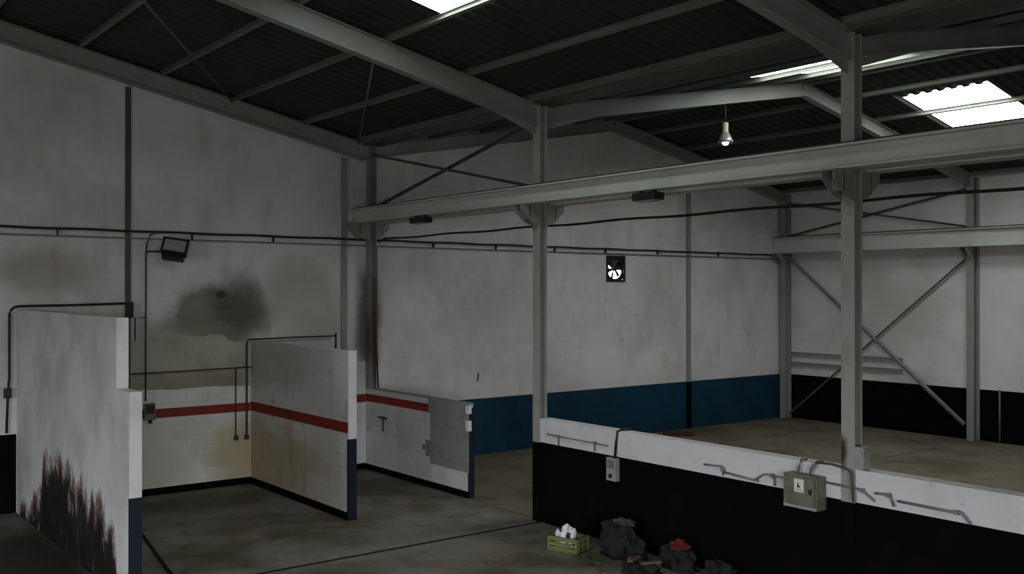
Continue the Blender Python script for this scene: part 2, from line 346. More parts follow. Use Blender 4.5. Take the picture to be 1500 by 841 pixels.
wall_right = struct(MB().box(XR, XR+.24, YF, YG, 0, zr(XR)+SH+.02).build('wall_right', M_SIDE))
MB().box(XR-.006, XR+.01, YF, YG-.007, 0, DADO-.014).build('dark_dado', M_DARK, wall_right)
struct(MB().box(-9.99, -9.75, YF, SIDE[0], 0, EAVE+SH+.02).box(-9.99, -9.75, SIDE[1], YG, 0, EAVE+SH+.02).box(-9.99, -9.75, SIDE[0], SIDE[1], SIDE[3], EAVE+SH+.02).build('wall_left', M_SIDE))
b = MB()
def fw(poly): b.prism([(x, YF, z) for x, z in poly], (0, -.24, 0))
fw([(-9.75, 0), (DOOR[0], 0), (DOOR[0], top(DOOR[0])), (-9.75, top(-9.75))])
fw([(DOOR[0], DOOR[3]), (DOOR[1], DOOR[3]), (DOOR[1], top(DOOR[1])), (0, top(0)), (DOOR[0], top(DOOR[0]))])
fw([(DOOR[1], 0), (XR+.24, 0), (XR+.24, top(XR)), (16.55, top(16.55)), (9.75, top(9.75)), (DOOR[1], top(DOOR[1]))])
struct(b.build('wall_front', M_SIDE))

# roof sheeting: trapezoidal profile, ribs run down the slope; openings for the skylights
def sheet(b, x0, x1, y0, y1):
    per = .25; prof = [(0, 0), (.10, 0), (.135, .038), (.215, .038)]
    ys = []
    k = math.floor(y0/per)
    while k*per < y1:
        for dy, dz in prof:
            y = k*per+dy
            if y0 < y < y1: ys.append((y, dz))
        k += 1
    def hz(y):
        q = (y/per-math.floor(y/per))*per
        pp = prof + [(.25, 0)]
        for (a, za), (c_, zc) in zip(pp, pp[1:]):
            if a <= q <= c_: return za + (zc-za)*(q-a)/(c_-a)
        return 0
    ys = [(y0, hz(y0))] + ys + [(y1, hz(y1))]
    vs = []
    for y, dz in ys: vs += [(x0, y, zr(x0)+SH+dz), (x1, y, zr(x1)+SH+dz)]
    b.add(vs, [(2*i, 2*i+1, 2*i+3, 2*i+2) for i in range(len(ys)-1)])
RY0, RY1 = YF-.24, YG+WT
SKYL = [(5.75, 7.15, 8.80, 10.57), (18.22, 20.60, 9.12, 10.90), (13.45, 16.10, 9.00, 11.05)]
b = MB()
for xa, xb in ((-9.99, 0), (0, 9.75), (9.75, 16.55), (16.55, XR+.24)):
    sk = [q for q in SKYL if xa <= q[0] and q[1] <= xb]
    if not sk: sheet(b, xa, xb, RY0, RY1); continue
    q = sk[0]
    sheet(b, xa, xb, RY0, q[2]); sheet(b, xa, xb, q[3], RY1); sheet(b, xa, q[0], q[2], q[3]); sheet(b, q[1], xb, q[2], q[3])
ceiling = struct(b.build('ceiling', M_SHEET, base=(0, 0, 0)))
for i, q in enumerate(SKYL):
    b = MB(); sheet(b, q[0], q[1], q[2], q[3]); struct(b.build('window_%d' % (i+1), M_SKY, base=(0, 0, 0)))
# purlins, one by one, under the sheeting
for x in (.3, 1.65, 3.0, 4.35, 5.70, 7.03, 8.40, 9.56, -1.65, -4.35, -7.03, -9.4, 10.0, 11.35, 12.7, 14.05, 15.4, 16.4, 16.7, 17.7, 19.05, 20.4, 21.75, 23.1):
    s_ = 1 if (x > 16.55 or 0 < x <= 9.75) else -1
    up = Vector((.2*s_, 0, 1))
    zc = zr(x)+SH/2
    MB().ibeam((x, YF, zc), (x, YG, zc), up, SH-.004, .065, .012, .006).build('purlin', M_PURL, ceiling)
# wind bracing rods under the purlins of the end bay
for (xa, ya), (xb, yb) in (((2.90, 12.1), (6.98, YG-.2)), ((6.95, 12.1), (9.58, YG-.2))):
    MB().tube([(xa, ya, zr(xa)-.02), (xb, yb, zr(xb)-.02)], .017, 6).build('brace_rod', M_PURL, ceiling)
# valley gutter over the column row
MB().prism([(9.60, YF, EAVE+SH), (9.66, YF, EAVE+.005), (10.08, YF, EAVE+.005), (10.14, YF, EAVE+SH)], (0, YG-YF, 0)).build('valley_gutter', M_GREEN, ceiling)

# ================================================================== STEEL FRAMES
CH, CB = .15, .17
cx = XC-.012+CH/2
place = ['at the gable, rising from the low cement-patched partition', 'at the end of the low wall, between two naves', 'standing in the low wall beside the electrical cabinet', 'of the front bay beyond the low wall']
CX0 = cx
for k, y in enumerate(FR):
    cx = CX0 + (.06 if k == 0 else 0); z0 = 1.642 if k == 0 else 0      # the corner one rises from the low partition
    t = thing('steel_column', 'grey-green steel I-section column ' + place[k], 'column', (cx, y, z0))
    MB().ibeam((cx, y, z0), (cx, y, EAVE), (1, 0, 0), CH, CB).build('shaft', M_COL if k else M_CORNER, t)
    # corbel carrying both crane girders: a haunched box with side plates
    for sgn in (-1, 1):
        xf = cx + sgn*CH/2; xe = 9.36 if sgn < 0 else 10.24
        for yy in (y-CB/2, y+CB/2-.012):
            MB().prism([(xf, yy, 4.60), (xf, yy, 4.915), (xe, yy, 4.915), (xe, yy, 4.83), (xe-sgn*.20, yy, 4.66)], (0, .012, 0)).build('corbel_plate', M_STEEL, t)
        MB().box(min(xf, xe), max(xf, xe), y-CB/2-.01, y+CB/2+.01, 4.913, 4.930).build('corbel_seat', M_STEEL, t)
        MB().box((xf+xe)/2-.006, (xf+xe)/2+.006, y-CB/2, y+CB/2, 4.70, 4.915).build('corbel_stiffener', M_STEEL, t)
    if k in (1, 2, 3):
        MB().box(XC-.016, XC+.20, y-CB/2-.004, y+CB/2+.004, 0, DADO-.01).build('dark_painted_foot', M_DARK, t)
cx = CX0
for k, y in enumerate(FR[:3]):
    x = XR-.02-.14
    t = thing('steel_column', 'green steel column against the right-hand side wall, ' + ['in the back corner', 'below the cross bracing', 'beyond the bracing'][k], 'column', (x, y, 0))
    MB().ibeam((x, y, 0), (x, y, zr(x)-.02), (1, 0, 0), .28, .18).build('shaft', M_STEEL, t)
    xf = x-.14
    for yy in (y-.09, y+.078):
        MB().prism([(xf, yy, 4.30), (xf, yy, 4.615), (xf-.36, yy, 4.615), (xf-.36, yy, 4.54)], (0, .012, 0)).build('corbel_plate', M_STEEL, t)
    MB().box(xf-.37, xf, y-.10, y+.10, 4.613, 4.63).build('corbel_seat', M_STEEL, t)

# rafters
def rafter(xa, xb, y, label, mat, h=.32):
    za, zb_ = zr(xa)-h/2, zr(xb)-h/2
    t = thing('roof_rafter', label, 'rafter', ((xa+xb)/2, y, (za+zb_)/2))
    MB().ibeam((xa, y, za), (xb, y, zb_), Z3, h, .16).build('beam', mat, t)
    return t
where = ['against the gable wall', 'on the second column row', 'on the column by the cabinet', 'above the front bay']
for k, y in enumerate(FR):
    m = M_STEEL
    t = rafter(9.80 if k == 0 else 9.735, .02, y, 'sloping steel rafter of the wide nave ' + where[k], m)
    if k: MB().prism([(9.735, y-.006, zr(9.735)-.31), (8.6, y-.006, zr(8.6)-.31), (9.735, y-.006, zr(9.735)-.46)], (0, .012, 0)).build('haunch_plate', m, t)
    rafter(-.02, -9.70, y, 'steel rafter on the far slope of the wide nave ' + where[k], m)
    t = rafter(cx+CH/2+.002+(.06 if k == 0 else 0), 16.54, y, 'steel rafter rising to the ridge of the narrow nave ' + where[k], m, .26)
    if k: MB().prism([(cx+.152, y-.006, zr(cx)-.25), (11.2, y-.006, zr(11.2)-.25), (cx+.152, y-.006, zr(cx)-.36)], (0, .012, 0)).build('haunch_plate', m, t)
    rafter(16.56, XR-.29, y, 'steel rafter falling from the ridge of the narrow nave ' + where[k], m, .26)

# crane girders
def girder(x, y0, y1, zb, zt, label, wd=.27):
    t = thing('crane_girder', label, 'girder', (x, (y0+y1)/2, zb))
    h = zt-zb
    MB().ibeam((x, y0, zb+h/2), (x, y1, zb+h/2), Z3, h, wd, .022, .012).build('beam', M_GIRD, t)
    MB().box(x-.025, x+.025, y0, y1, zt, zt+.035).build('rail', M_DPIPE, t)
    return t
t = girder(9.545, -1.0, YG-.05, 4.93, 5.195, 'long pale steel crane girder passing in front of the column row')
girder(10.09, -1.0, YG-.05, 4.93, 5.195, 'long steel crane girder on the narrow-nave side of the column row')
girder(22.87, -1.0, YG-.02, 4.63, 5.06, 'steel crane girder along the right-hand side wall', .26)

# cross bracing above the girders and on the right wall
def bar(name, p0, p1, wd, th, up, mat, label, cat='brace', group=None):
    p0, p1 = Vector(p0), Vector(p1); a = (p1-p0).normalized(); up = Vector(up); up = (up-a*up.dot(a)).normalized(); sd = a.cross(up)
    b = MB(); rot = Matrix((a, up, sd)).transposed()
    b.obox((p0+p1)/2, ((p1-p0).length, wd, th), rot)
    b.obox((p0+p1)/2 + up*(wd/2-th/2) + sd*wd/2, ((p1-p0).length, th, wd), rot)     # angle iron
    return tag(b.build(name, mat), label, cat, group)
bx_ = cx+.02
bar('brace_angle', (bx_, YG-.26, 6.30), (bx_, 12.10, 5.22), .048, .008, Z3, M_GREEN, 'green angle brace falling from wall corner to crane girder')
bar('brace_angle', (bx_+.08, YG-.30, 5.24), (bx_+.08, 12.10, 6.30), .048, .008, Z3, M_GREEN, 'green angle brace rising from wall corner above crane girder')
xr_ = XR-.16
bar('brace_angle', (xr_, YG-.28, 6.05), (xr_, 12.1, 5.12), .048, .008, Z3, M_GREEN, 'angle brace falling away from the back corner above right girder')
bar('brace_angle', (xr_+.07, YG-.28, 5.12), (xr_+.07, 12.1, 6.05), .048, .008, Z3, M_GREEN, 'angle brace rising from the back corner above right girder')
bar('brace_angle', (xr_-.10, YG-.30, 4.57), (xr_-.10, 12.16, .38), .10, .010, Z3, M_STEEL, 'thick grey diagonal brace from the back corner down the right wall')
bar('brace_angle', (xr_+.02, 12.11, 4.42), (xr_+.02, YG-.30, .12), .048, .008, Z3, M_GREEN, 'thin dark diagonal brace crossing the thick one on right wall')
for z, l in ((1.80, 'upper pale steel rail between columns on the right wall'), (1.52, 'lower pale steel rail between columns on the right wall')):
    tag(MB().ibeam((XR-.036, YG-.29, z), (XR-.036, 13.9, z), Z3, .12, .06).build('steel_rail', M_STEEL), l, 'rail')
tag(MB().tube([(XR-.03, 11.43, 0), (XR-.03, 11.43, 1.26)], .022).build('riser_pipe', M_PIPE), 'short thin vertical pipe standing against dark right-hand wall base', 'pipe')

# posts set into the gable wall
for x, wd, z1, m, l in ((5.19, .09, zr(5.19)-.33, M_GREEN, 'slim dark green steel post in gable wall above the tall partition'),
                        (9.36, .12, zr(9.36)-.33, M_STEEL, 'slim grey steel post in gable wall beside the corner column'),
                        (19.37, .15, zr(19.37)-.27, M_STEEL, 'grey steel gable post beside the extractor fan')):
    t = thing('wall_post', l, 'post', (x, YG-.03, 0))
    z0 = 2.17 if x == 9.36 else (1.87 if x == 5.19 else 0)
    MB().ibeam((x, YG-.016, z0), (x, YG-.016, z1), (0, 1, 0), .034, wd, .008, .010).build('shaft', m, t)
    if x > 19: MB().box(x-.08, x+.08, YG-.04, YG-.007, 0, DADO-.02).build('dark_painted_foot', M_DARK, t)

# ================================================================== PARTITIONS OF THE WORK BAYS
def stripe_x(x, y0, y1, z0, z1, parent): MB().box(x-.006, x+.01, y0, y1, z0, z1).build('red_stripe', M_RED, parent)
t = thing('partition_wall', 'tall stepped white block partition scorched black at its foot', 'partition', (3.52, 14.6, 0))
X1 = 3.45; T = .135; YW = YG-.018
MB().prism([(X1, 11.62, 0), (X1, YW, 0), (X1, YW, 3.29), (X1, 12.13, 3.27), (X1, 12.13, 2.43), (X1, 11.62, 2.43)], (T, 0, 0)).build('block_body', M_PART1, t)
MB().box(X1-.002, X1+T+.002, 12.118, 12.14, 2.44, 3.272).build('white_end_face', M_WHITE, t)
MB().box(X1-.002, X1+T+.002, 11.606, 11.63, DADO-.02, 2.432).build('white_end_face', M_WHITE, t)
MB().box(X1-.004, X1+T+.004, 11.604, 11.64, 0, DADO-.02).build('navy_end_paint', M_NAVY, t)

t = thing('partition_wall', 'white block partition with red stripe running full length', 'partition', (7.49, 15.7, 0))
X2 = 7.42; T = .14
MB().box(X2, X2+T, 13.80, YW, 0, 2.65).build('block_body', M_PART2, t)
MB().box(X2-.002, X2+T+.002, 13.786, 13.81, DADO+.03, 2.652).build('white_end_face', M_WHITE, t)
MB().box(X2-.004, X2+T+.004, 13.784, 13.83, 0, DADO+.03).build('navy_end_paint', M_NAVY, t)
stripe_x(X2, 13.80, YW, 1.36, 1.53, t)
MB().box(X2-.012, X2+.01, 13.79, YW, 0, .125).build('black_skirting', M_DARK, t)

t = thing('partition_wall', 'low white partition with a bare cement patch at its end', 'partition', (9.91, 15.8, 0))
X3 = 9.858; T = .11
MB().box(X3, X3+T, 14.02, YW, 0, 1.63).build('block_body', M_PART3, t)
MB().box(X3-.001, X3+T+.001, 14.0, YW, 1.625, 1.645).build('cement_coping', M_CEM, t)
stripe_x(X3, 15.27, YW, 1.37, 1.52, t)
MB().box(X3-.012, X3+.01, 13.995, YW, 0, .115).build('black_skirting', M_DARK, t)
steps = [(15.27, 1.636), (15.27, 1.36), (15.20, 1.36), (15.20, .86), (15.36, .86), (15.36, .76), (15.48, .76), (15.48, .66), (15.36, .66), (15.36, .56), (15.20, .56), (15.20, .44), (13.99, .44), (13.99, 1.636)]
MB().prism([(X3-.008, y, z) for y, z in steps], (.016, 0, 0)).build('bare_cement_patch', M_CEM, t)
MB().box(X3+.002, X3+T+.004, 13.985, 14.03, 0, 1.56).build('navy_end_paint', M_NAVY, t)
for z0, z1 in ((1.46, 1.60), (1.16, 1.34)):
    MB().box(X3-.014, X3+.05, 13.98, 14.07, z0, z1).build('chipped_white_block', M_WHITE, t)

t = thing('wall_tap', 'small dark tap on the low partition with the cement patch', 'tap', (X3-.03, 16.9, .85))
MB().tube([(X3-.03, 17.05, 1.10), (X3-.03, 16.72, 1.10)], .018, 6).build('cross_pipe', M_DPIPE, t)
MB().tube([(X3-.03, 16.86, 1.10), (X3-.03, 16.86, .84)], .014, 6).build('drop_pipe', M_DPIPE, t)
MB().box(X3-.03, X3, 16.83, 16.89, 1.07, 1.13).build('wall_bracket', M_DPIPE, t)

# low wall between the naves
for y0, y1, l in ((6.556, 11.914, 'long low wall, white band over black base, carrying the cabinet'), (1.006, 6.384, 'low wall, white band over black base, of the front bay')):
    t = thing('low_wall', l, 'low wall', (XC+.1, (y0+y1)/2, 0))
    MB().box(XC, XC+.20, y0, y1, 0, DADO).build('black_base', M_DARK, t)
    MB().box(XC, XC+.20, y0, y1, DADO, 1.605).build('white_band', M_LWHITE, t)

# ================================================================== SERVICES ON THE GABLE
def arc(p0, p1, p2, n=6):
    p0, p1, p2 = map(Vector, (p0, p1, p2))
    return [p0*(1-t)**2 + p1*2*t*(1-t) + p2*t*t for t in [i/n for i in range(n+1)]]
YS = YG-.062
t = thing('power_cable', 'thick black power cable strung level along the gable wall', 'cable', (10, YS, 4.6))
path = []
x = -9.0
while x <= 22.9:
    path.append((x, YS, 4.615 - .012*math.sin(x*2.1)**2 - .002*(x-10))); x += .3
MB().tube(path, .022, 6).build('cable', M_BLACK, t)
for x in (4.05, 6.3, 7.85, 11.45, 13.1, 14.8, 16.4, 18.2, 20.5):
    MB().box(x-.009, x+.009, YS-.012, YG, 4.50, 4.62).build('clip', M_DPIPE, t)
t = tag(MB().tube([(-9, YG-.05, 4.515), (22.9, YG-.05, 4.475)], .015, 6).build('steel_conduit', M_PIPE), 'grey conduit running just below the black cable on gable wall', 'conduit')
tag(MB().tube([(10.12, YG-.10, 4.58)]+[(10.10, 17.25-i*.4, 4.635-.02*math.sin(i*.55)**2) for i in range(41)], .020, 6).build('power_cable', M_BLACK), 'black cable slung along column row under the crane girders', 'cable')
t = thing('power_cable', 'pair of black cables dropping down wall corner behind the column', 'cable', (10.03, YG-.1, 1.6))
MB().tube([(10.07, YG-.06, 4.46), (10.07, YG-.06, 2.6), (10.11, YG-.06, 1.60)], .015, 6).build('cable', M_BLACK, t)
MB().tube([(10.03, YG-.06, 4.46), (10.03, YG-.06, 2.6), (10.0, YG-.06, 1.66)], .015, 6).build('cable', M_BLACK, t)

# floodlight on the gable above the bay
t = thing('floodlight', 'black tilted floodlight on an arm on the gable wall', 'floodlight', (5.92, YG-.25, 4.2))
rot = Matrix.Rotation(R(-24), 3, 'Z') @ Matrix.Rotation(R(-28), 3, 'X') @ Matrix.Rotation(R(9), 3, 'Y')
fc = Vector((5.92, YG-.27, 4.34))
MB().obox(fc, (.42, .12, .30), rot).build('housing', M_LAMPB, t)
fr_ = MB()
for dx, dz, sx, sz in ((0, .135, .44, .035), (0, -.135, .44, .05), (-.20, 0, .035, .30), (.20, 0, .035, .30)):
    fr_.obox(fc + rot @ Vector((dx, -.07, dz)), (sx, .03, sz), rot)
fr_.build('front_frame', M_LAMPB, t)
MB().obox(fc + rot @ Vector((0, -.064, 0)), (.37, .012, .24), rot).build('glass', M_LBOX, t)
MB().obox(fc + rot @ Vector((0, .02, -.19)), (.36, .12, .08), rot).build('gear_box', M_LAMPB, t)
MB().tube([(5.535, YG-.0, 4.27), (5.535, YG-.16, 4.27), (5.74, YG-.2, 4.27)], .018, 6).build('arm', M_BLACK, t)

# conduits in the first bay
t = thing('steel_conduit', 'thin vertical conduit dropping from floodlight to the switch box', 'conduit', (5.49, YG-.03, 1.6))
MB().tube([(5.62, YG-.086, 4.60), (5.55, YG-.086, 4.56), (5.50, YG-.084, 4.42), (5.49, YG-.05, 4.31), (5.49, YG-.028, 4.24), (5.49, YG-.028, 3.0), (5.49, YG-.028, 1.66)], .014, 6).build('conduit', M_DPIPE, t)
MB().tube([(5.31, YG-.028, 2.72), (5.31, YG-.028, 3.12), (5.48, YG-.028, 3.12)], .010, 6).build('branch', M_DPIPE, t)
t = thing('switch_box', 'small dark switch box on gable beside the red stripe', 'switch', (5.54, YG-.06, 1.31))
MB().box(5.455, 5.635, YG-.10, YG-.014, 1.33, 1.62).build('case', M_BOX, t)
MB().box(5.475, 5.615, YG-.115, YG-.099, 1.45, 1.60).build('cover', M_LAMPB, t)
MB().lathe((5.545, YG-.10, 1.28), [(0, 0), (.035, 0), (.035, .06), (0, .06)], 10).build('socket', M_LAMPB, t)
t = thing('water_pipe', 'dark pipework with two drops on the bay gable wall', 'pipe', (7, YG-.05, .87))
yp = YG-.06
MB().tube([(5.23, yp, 2.15), (6.2, yp, 2.155), (7.40, yp, 2.17)], .014, 6).build('level_pipe', M_DPIPE, t)
MB().tube([(7.11, yp, 2.15), (7.11, yp, .89)], .013, 6).build('drop_pipe', M_DPIPE, t)
MB().tube([(7.31, yp-.03, .87), (7.31, yp-.03, 2.62), (7.33, yp-.03, 2.68), (8.4, yp-.03, 2.70), (9.14, yp-.03, 2.70)], .018, 6).build('drop_pipe', M_DPIPE, t)
MB().tube([(9.14, yp-.03, 2.76), (9.14, yp-.03, 2.40)], .02, 6).build('end_valve', M_DPIPE, t)
for x in (7.11, 7.31): MB().box(x-.03, x+.03, yp-.07, yp+.02, .84, .92).build('tap', M_DPIPE, t)
t = thing('black_conduit', 'black conduit bent around the top of the tall partition', 'conduit', (3.3, YG-.04, 1.2))
yb = YG-.04
MB().tube([(5.14, yb, 3.37), (4.3, yb, 3.35), (3.52, yb, 3.34)] + arc((3.50, yb, 3.34), (3.33, yb, 3.34), (3.33, yb, 3.18)) + [(3.33, yb, 2.2), (3.31, yb, 1.95), (3.29, yb, 1.3)], .020, 8).build('conduit', M_BLACK, t)
MB().box(3.25, 3.36, yb-.04, yb+.03, 1.86, 2.02).build('junction', M_LAMPB, t)
MB().box(5.13, 5.25, yb-.10, yb-.05, 3.12, 3.40).build('end_box', M_LAMPB, t)

# extractor fan in its opening
t = thing('extractor_fan', 'square black extractor fan in gable wall with daylight behind blades', 'fan', ((FX0+FX1)/2, YG, FZ0))
fxc, fzc = (FX0+FX1)/2, (FZ0+FZ1)/2
b = MB()
for x0, x1, z0, z1 in ((FX0-.02, FX0+.03, FZ0-.02, FZ1+.02), (FX1-.03, FX1+.02, FZ0-.02, FZ1+.02), (FX0+.03, FX1-.03, FZ0-.02, FZ0+.03), (FX0+.03, FX1-.03, FZ1-.03, FZ1+.02)):
    b.box(x0, x1, YG-.03, YG+.10, z0, z1)
b.build('frame', M_LAMPB, t)
n = 28; b = MB(); ro = .245
for k in range(n):      # plate with the round throat
    a0, a1 = 2*math.pi*k/n, 2*math.pi*(k+1)/n
    def sq(a):
        c_, s_ = math.cos(a), math.sin(a); m_ = max(abs(c_), abs(s_)); return (fxc+.27*c_/m_, fzc+.27*s_/m_)
    b.prism([(fxc+ro*math.cos(a0), YG+.02, fzc+ro*math.sin(a0)), (fxc+ro*math.cos(a1), YG+.02, fzc+ro*math.sin(a1)), (sq(a1)[0], YG+.02, sq(a1)[1]), (sq(a0)[0], YG+.02, sq(a0)[1])], (0, .02, 0))
b.build('throat_plate', M_LAMPB, t)
b = MB().tube([(fxc, YG+.01, fzc), (fxc, YG+.10, fzc)], .055, 14); b.build('motor_hub', M_LAMPB, t)
for k in range(6):
    a = R(15+60*k); u = Vector((math.cos(a), 0, math.sin(a))); v = Vector((-math.sin(a), 0, math.cos(a)))
    q = Vector((fxc, YG+.06, fzc)); yv = Vector((0, .035, 0))
    MB().prism([q+u*.05-v*.02-yv*.3, q+u*.235-v*.085-yv, q+u*.24+v*.06+yv*.6, q+u*.05+v*.03+yv*.3], (0, .004, 0)).build('blade', M_LAMPB, t)
b = MB()
for a in (R(45), R(135)):
    u = Vector((math.cos(a), 0, math.sin(a)))
    b.tube([Vector((fxc, YG+.012, fzc))-u*.26, Vector((fxc, YG+.012, fzc))+u*.26], .007, 6)
b.build('motor_strut', M_LAMPB, t)
MB().prism([(fxc-.02, YG+.102, fzc+.285), (fxc+.275, YG+.102, fzc+.285), (fxc+.275, YG+.102, fzc-.03), (fxc-.05, YG+.102, fzc-.03)], (0, .012, 0)).build('half_open_shutter', M_LAMPB, t)

# high-bay lamp hung from the second rafter of the narrow nave
lx, ly = 14.22, 12.0
t = thing('pendant_lamp', 'glass bell pendant lamp hanging from the narrow nave rafter', 'lamp', (lx, ly, 6.26))
MB().tube([(lx, ly, zr(lx)-.27), (lx, ly, 6.66)], .010, 6).build('hanger', M_DPIPE, t)
MB().lathe((lx, ly, 6.26), [(.0, .43), (.05, .42), (.055, .38), (.05, .27), (.06, .24)], 16).build('socket_cap', M_BRASS, t)
MB().lathe((lx, ly, 6.26), [(.055, .25), (.075, .22), (.115, .14), (.137, .09), (.145, .05), (.13, .05), (.105, .14), (.065, .20), (.05, .22)], 24).build('bell_reflector', M_GLASS, t)
MB().lathe((lx, ly, 6.26), [(0, .0), (.04, .005), (.062, .035), (.062, .06), (.05, .13), (.03, .2), (0, .2)], 16).build('bulb', M_BULB, t)

# working lamps clamped under the crane girder
for y0, y1, l in ((14.78, 15.26, 'small black lamp under crane girder between corner and second column'), (9.16, 9.58, 'small black lamp under crane girder above the low wall')):
    t = thing('girder_lamp', l, 'lamp', (9.5, (y0+y1)/2, 4.8))
    MB().box(9.44, 9.62, y0, y1, 4.80, 4.90).build('housing', M_LAMPB, t)
    MB().box(9.46, 9.60, y0+.03, y1-.03, 4.785, 4.80).build('glass', M_LBOX, t)
    for yy in (y0+.08, y1-.08): MB().box(9.51, 9.55, yy-.015, yy+.015, 4.90, 4.931).build('clamp', M_LAMPB, t)

# ================================================================== SERVICES ON THE LOW WALL
xw = XC
t = thing('switch_box', 'small grey switch box hanging from a cable on the low wall', 'switch', (xw-.04, 10.24, .90))
MB().box(xw-.075, xw, 10.15, 10.34, .90, 1.22).build('case', M_LBOX, t)
MB().box(xw-.088, xw-.074, 10.18, 10.31, 1.08, 1.19).build('cover', M_BOX, t)
MB().tube([(xw-.10, 10.245, .97), (xw-.07, 10.245, .97)], .03, 10).build('knob', M_LAMPB, t)
MB().tube([(xw-.03, 10.21, 1.22), (xw-.025, 10.19, 1.45), (xw-.02, 10.17, 1.60), (xw+.05, 10.15, 1.625), (xw+.19, 10.12, 1.62)], .018, 6).build('cable', M_BLACK, t)

t = thing('electrical_cabinet', 'olive-grey electrical cabinet with white warning label on low wall', 'cabinet', (xw-.1, 6.98, 1.09))
MB().box(xw-.17, xw, 6.76, 7.22, 1.09, 1.47).build('case', M_BOX, t)
d_ = MB().box(xw-.192, xw-.168, 6.785, 7.195, 1.14, 1.455).build('door', M_BOX, t)
MB().box(xw-.204, xw-.190, 6.82, 6.85, 1.27, 1.33).build('latch', M_LAMPB, d_)
MB().box(xw-.186, xw-.168, 6.77, 7.21, 1.092, 1.125).build('bottom_lip', M_LBOX, t)
lb = MB().box(xw-.196, xw-.190, 6.925, 7.055, 1.28, 1.43).build('label', M_LABEL, d_)
b = MB()
b.prism([(xw-.1985, 6.985, 1.335), (xw-.1985, 7.015, 1.335), (xw-.1985, 7.0, 1.40)], (.004, 0, 0)); b.box(xw-.1985, xw-.1945, 6.97, 7.012, 1.335, 1.35)
for z in (1.31, 1.295): b.box(xw-.1985, xw-.1945, 6.95, 7.03, z, z+.004)
b.build('label_print', M_INK, t)
for yy, lean in ((7.09, -.02), (6.93, -.07)):
    MB().tube([(xw-.08, yy, 1.46), (xw-.07, yy+lean*.3, 1.54), (xw-.03, yy+lean, 1.625), (xw+.06, yy+lean, 1.63)], .020, 8).build('conduit', M_PIPE, t)
MB().tube([(xw-.05, 6.86, 1.625), (xw-.04, 6.66, 1.63), (xw-.058, 6.50, 1.615), (xw-.058, 6.40, 1.58), (xw-.058, 6.37, 1.25)], .016, 6).build('cable', M_GREEN, t)

t = thing('junction_box', 'pale grey junction box on the column beside the cabinet', 'box', (9.8, 6.35, 1.6))
MB().box(9.745, 9.885, 6.29, 6.388, 1.606, 1.86).build('case', M_LBOX, t)
MB().box(9.755, 9.875, 6.28, 6.291, 1.625, 1.845).build('lid', M_LBOX, t)

def pipe_run(label, paths, r=.013, fit=()):
    allp = [q for p_ in paths for q in p_]
    ys = [q[0] for q in allp]; zs = [q[1] for q in allp]
    t = thing('air_pipe', label, 'pipe', (xw-.03, sum(ys)/len(ys), min(zs)))
    for p_ in paths: MB().tube([(xw-.025, y, z) for y, z in p_], r, 6).build('pipe', M_WPIPE, t)
    for y, z in fit: MB().box(xw-.05, xw, y-.022, y+.022, z-.022, z+.022).build('fitting', M_WPIPE, t)
pipe_run('thin pipe with two drops near the end of low wall', [[(11.72, 1.385), (11.45, 1.38), (10.72, 1.375)], [(11.45, 1.38), (11.45, 1.25)], [(10.64, 1.40), (10.64, 1.26)], [(10.66, 1.375), (10.36, 1.37)]], .012, [(11.45, 1.38), (10.64, 1.38)])
pipe_run('cranked pipe and bent hose left of cabinet on low wall', [[(8.56, 1.36), (8.26, 1.375), (8.25, 1.27)], [(8.25, 1.31), (7.70, 1.275)], [(7.74, 1.29), (7.62, 1.37), (7.53, 1.38), (7.46, 1.34), (7.46, 1.26)], [(7.53, 1.375), (7.22, 1.37)]], .014, [(8.25, 1.34), (7.50, 1.375)])
pipe_run('cable pipe running from cabinet over column on low wall', [[(6.76, 1.41), (6.38, 1.40), (6.28, 1.39), (6.13, 1.30)]], .014, [(6.28, 1.39)])
pipe_run('bent pipe with elbow on low wall beyond the column', [[(6.13, 1.385), (5.95, 1.395), (5.90, 1.28)], [(5.86, 1.345), (5.25, 1.335), (5.15, 1.345), (5.06, 1.25)]], .015, [(5.96, 1.39), (5.2, 1.34)])

# ================================================================== THINGS ON THE FLOOR
tag(MB().tube([(4.66, 15.3, .020), (4.58, 14.78, .020), (4.40, 13.6, .020), (4.24, 12.58, .020), (4.20, 12.0, .020)], .022, 6).build('floor_cable', M_BLACK), 'black cable lying on the concrete floor beside tall partition', 'cable')
# crate: four slatted sides and a bottom
ca = Vector((8.78, 10.57, 0)); cb = Vector((8.92, 10.12, 0)); u = (cb-ca).normalized(); v = Vector((-u.y, u.x, 0))
if v.x < 0: v = -v
Lc, Wc, Hc = .48, .33, .20
rotc = Matrix((u, v, Vector(Z3))).transposed(); cc = ca + u*Lc/2 + v*Wc/2
t = thing('plastic_crate', 'low yellow-green plastic crate of rubbish on the floor', 'crate', cc)
MB().obox(cc+Vector((0, 0, .012)), (Lc, Wc, .02), rotc).build('bottom', M_CRATE, t)
for sgn in (-1, 1):
    for nm, du, dv, sx, sy in (('long_side', 0, sgn*(Wc/2-.008), Lc, .016), ('short_side', sgn*(Lc/2-.008), 0, .016, Wc-.03)):
        b = MB()
        for z, h in ((.035, .05), (.10, .045), (.172, .056)): b.obox(cc + rotc @ Vector((du, dv, z)), (sx, sy, h), rotc)
        if nm == 'long_side':
            for k in (-1, -.33, .33, 1): b.obox(cc + rotc @ Vector((du+k*(Lc/2-.02), dv+sgn*.004, .10)), (.03, .02, .19), rotc)
        else:
            for k in (-1, 0, 1): b.obox(cc + rotc @ Vector((du+sgn*.004, dv+k*(Wc/2-.04), .10)), (.02, .03, .19), rotc)
        b.build(nm, M_CRATE, t)
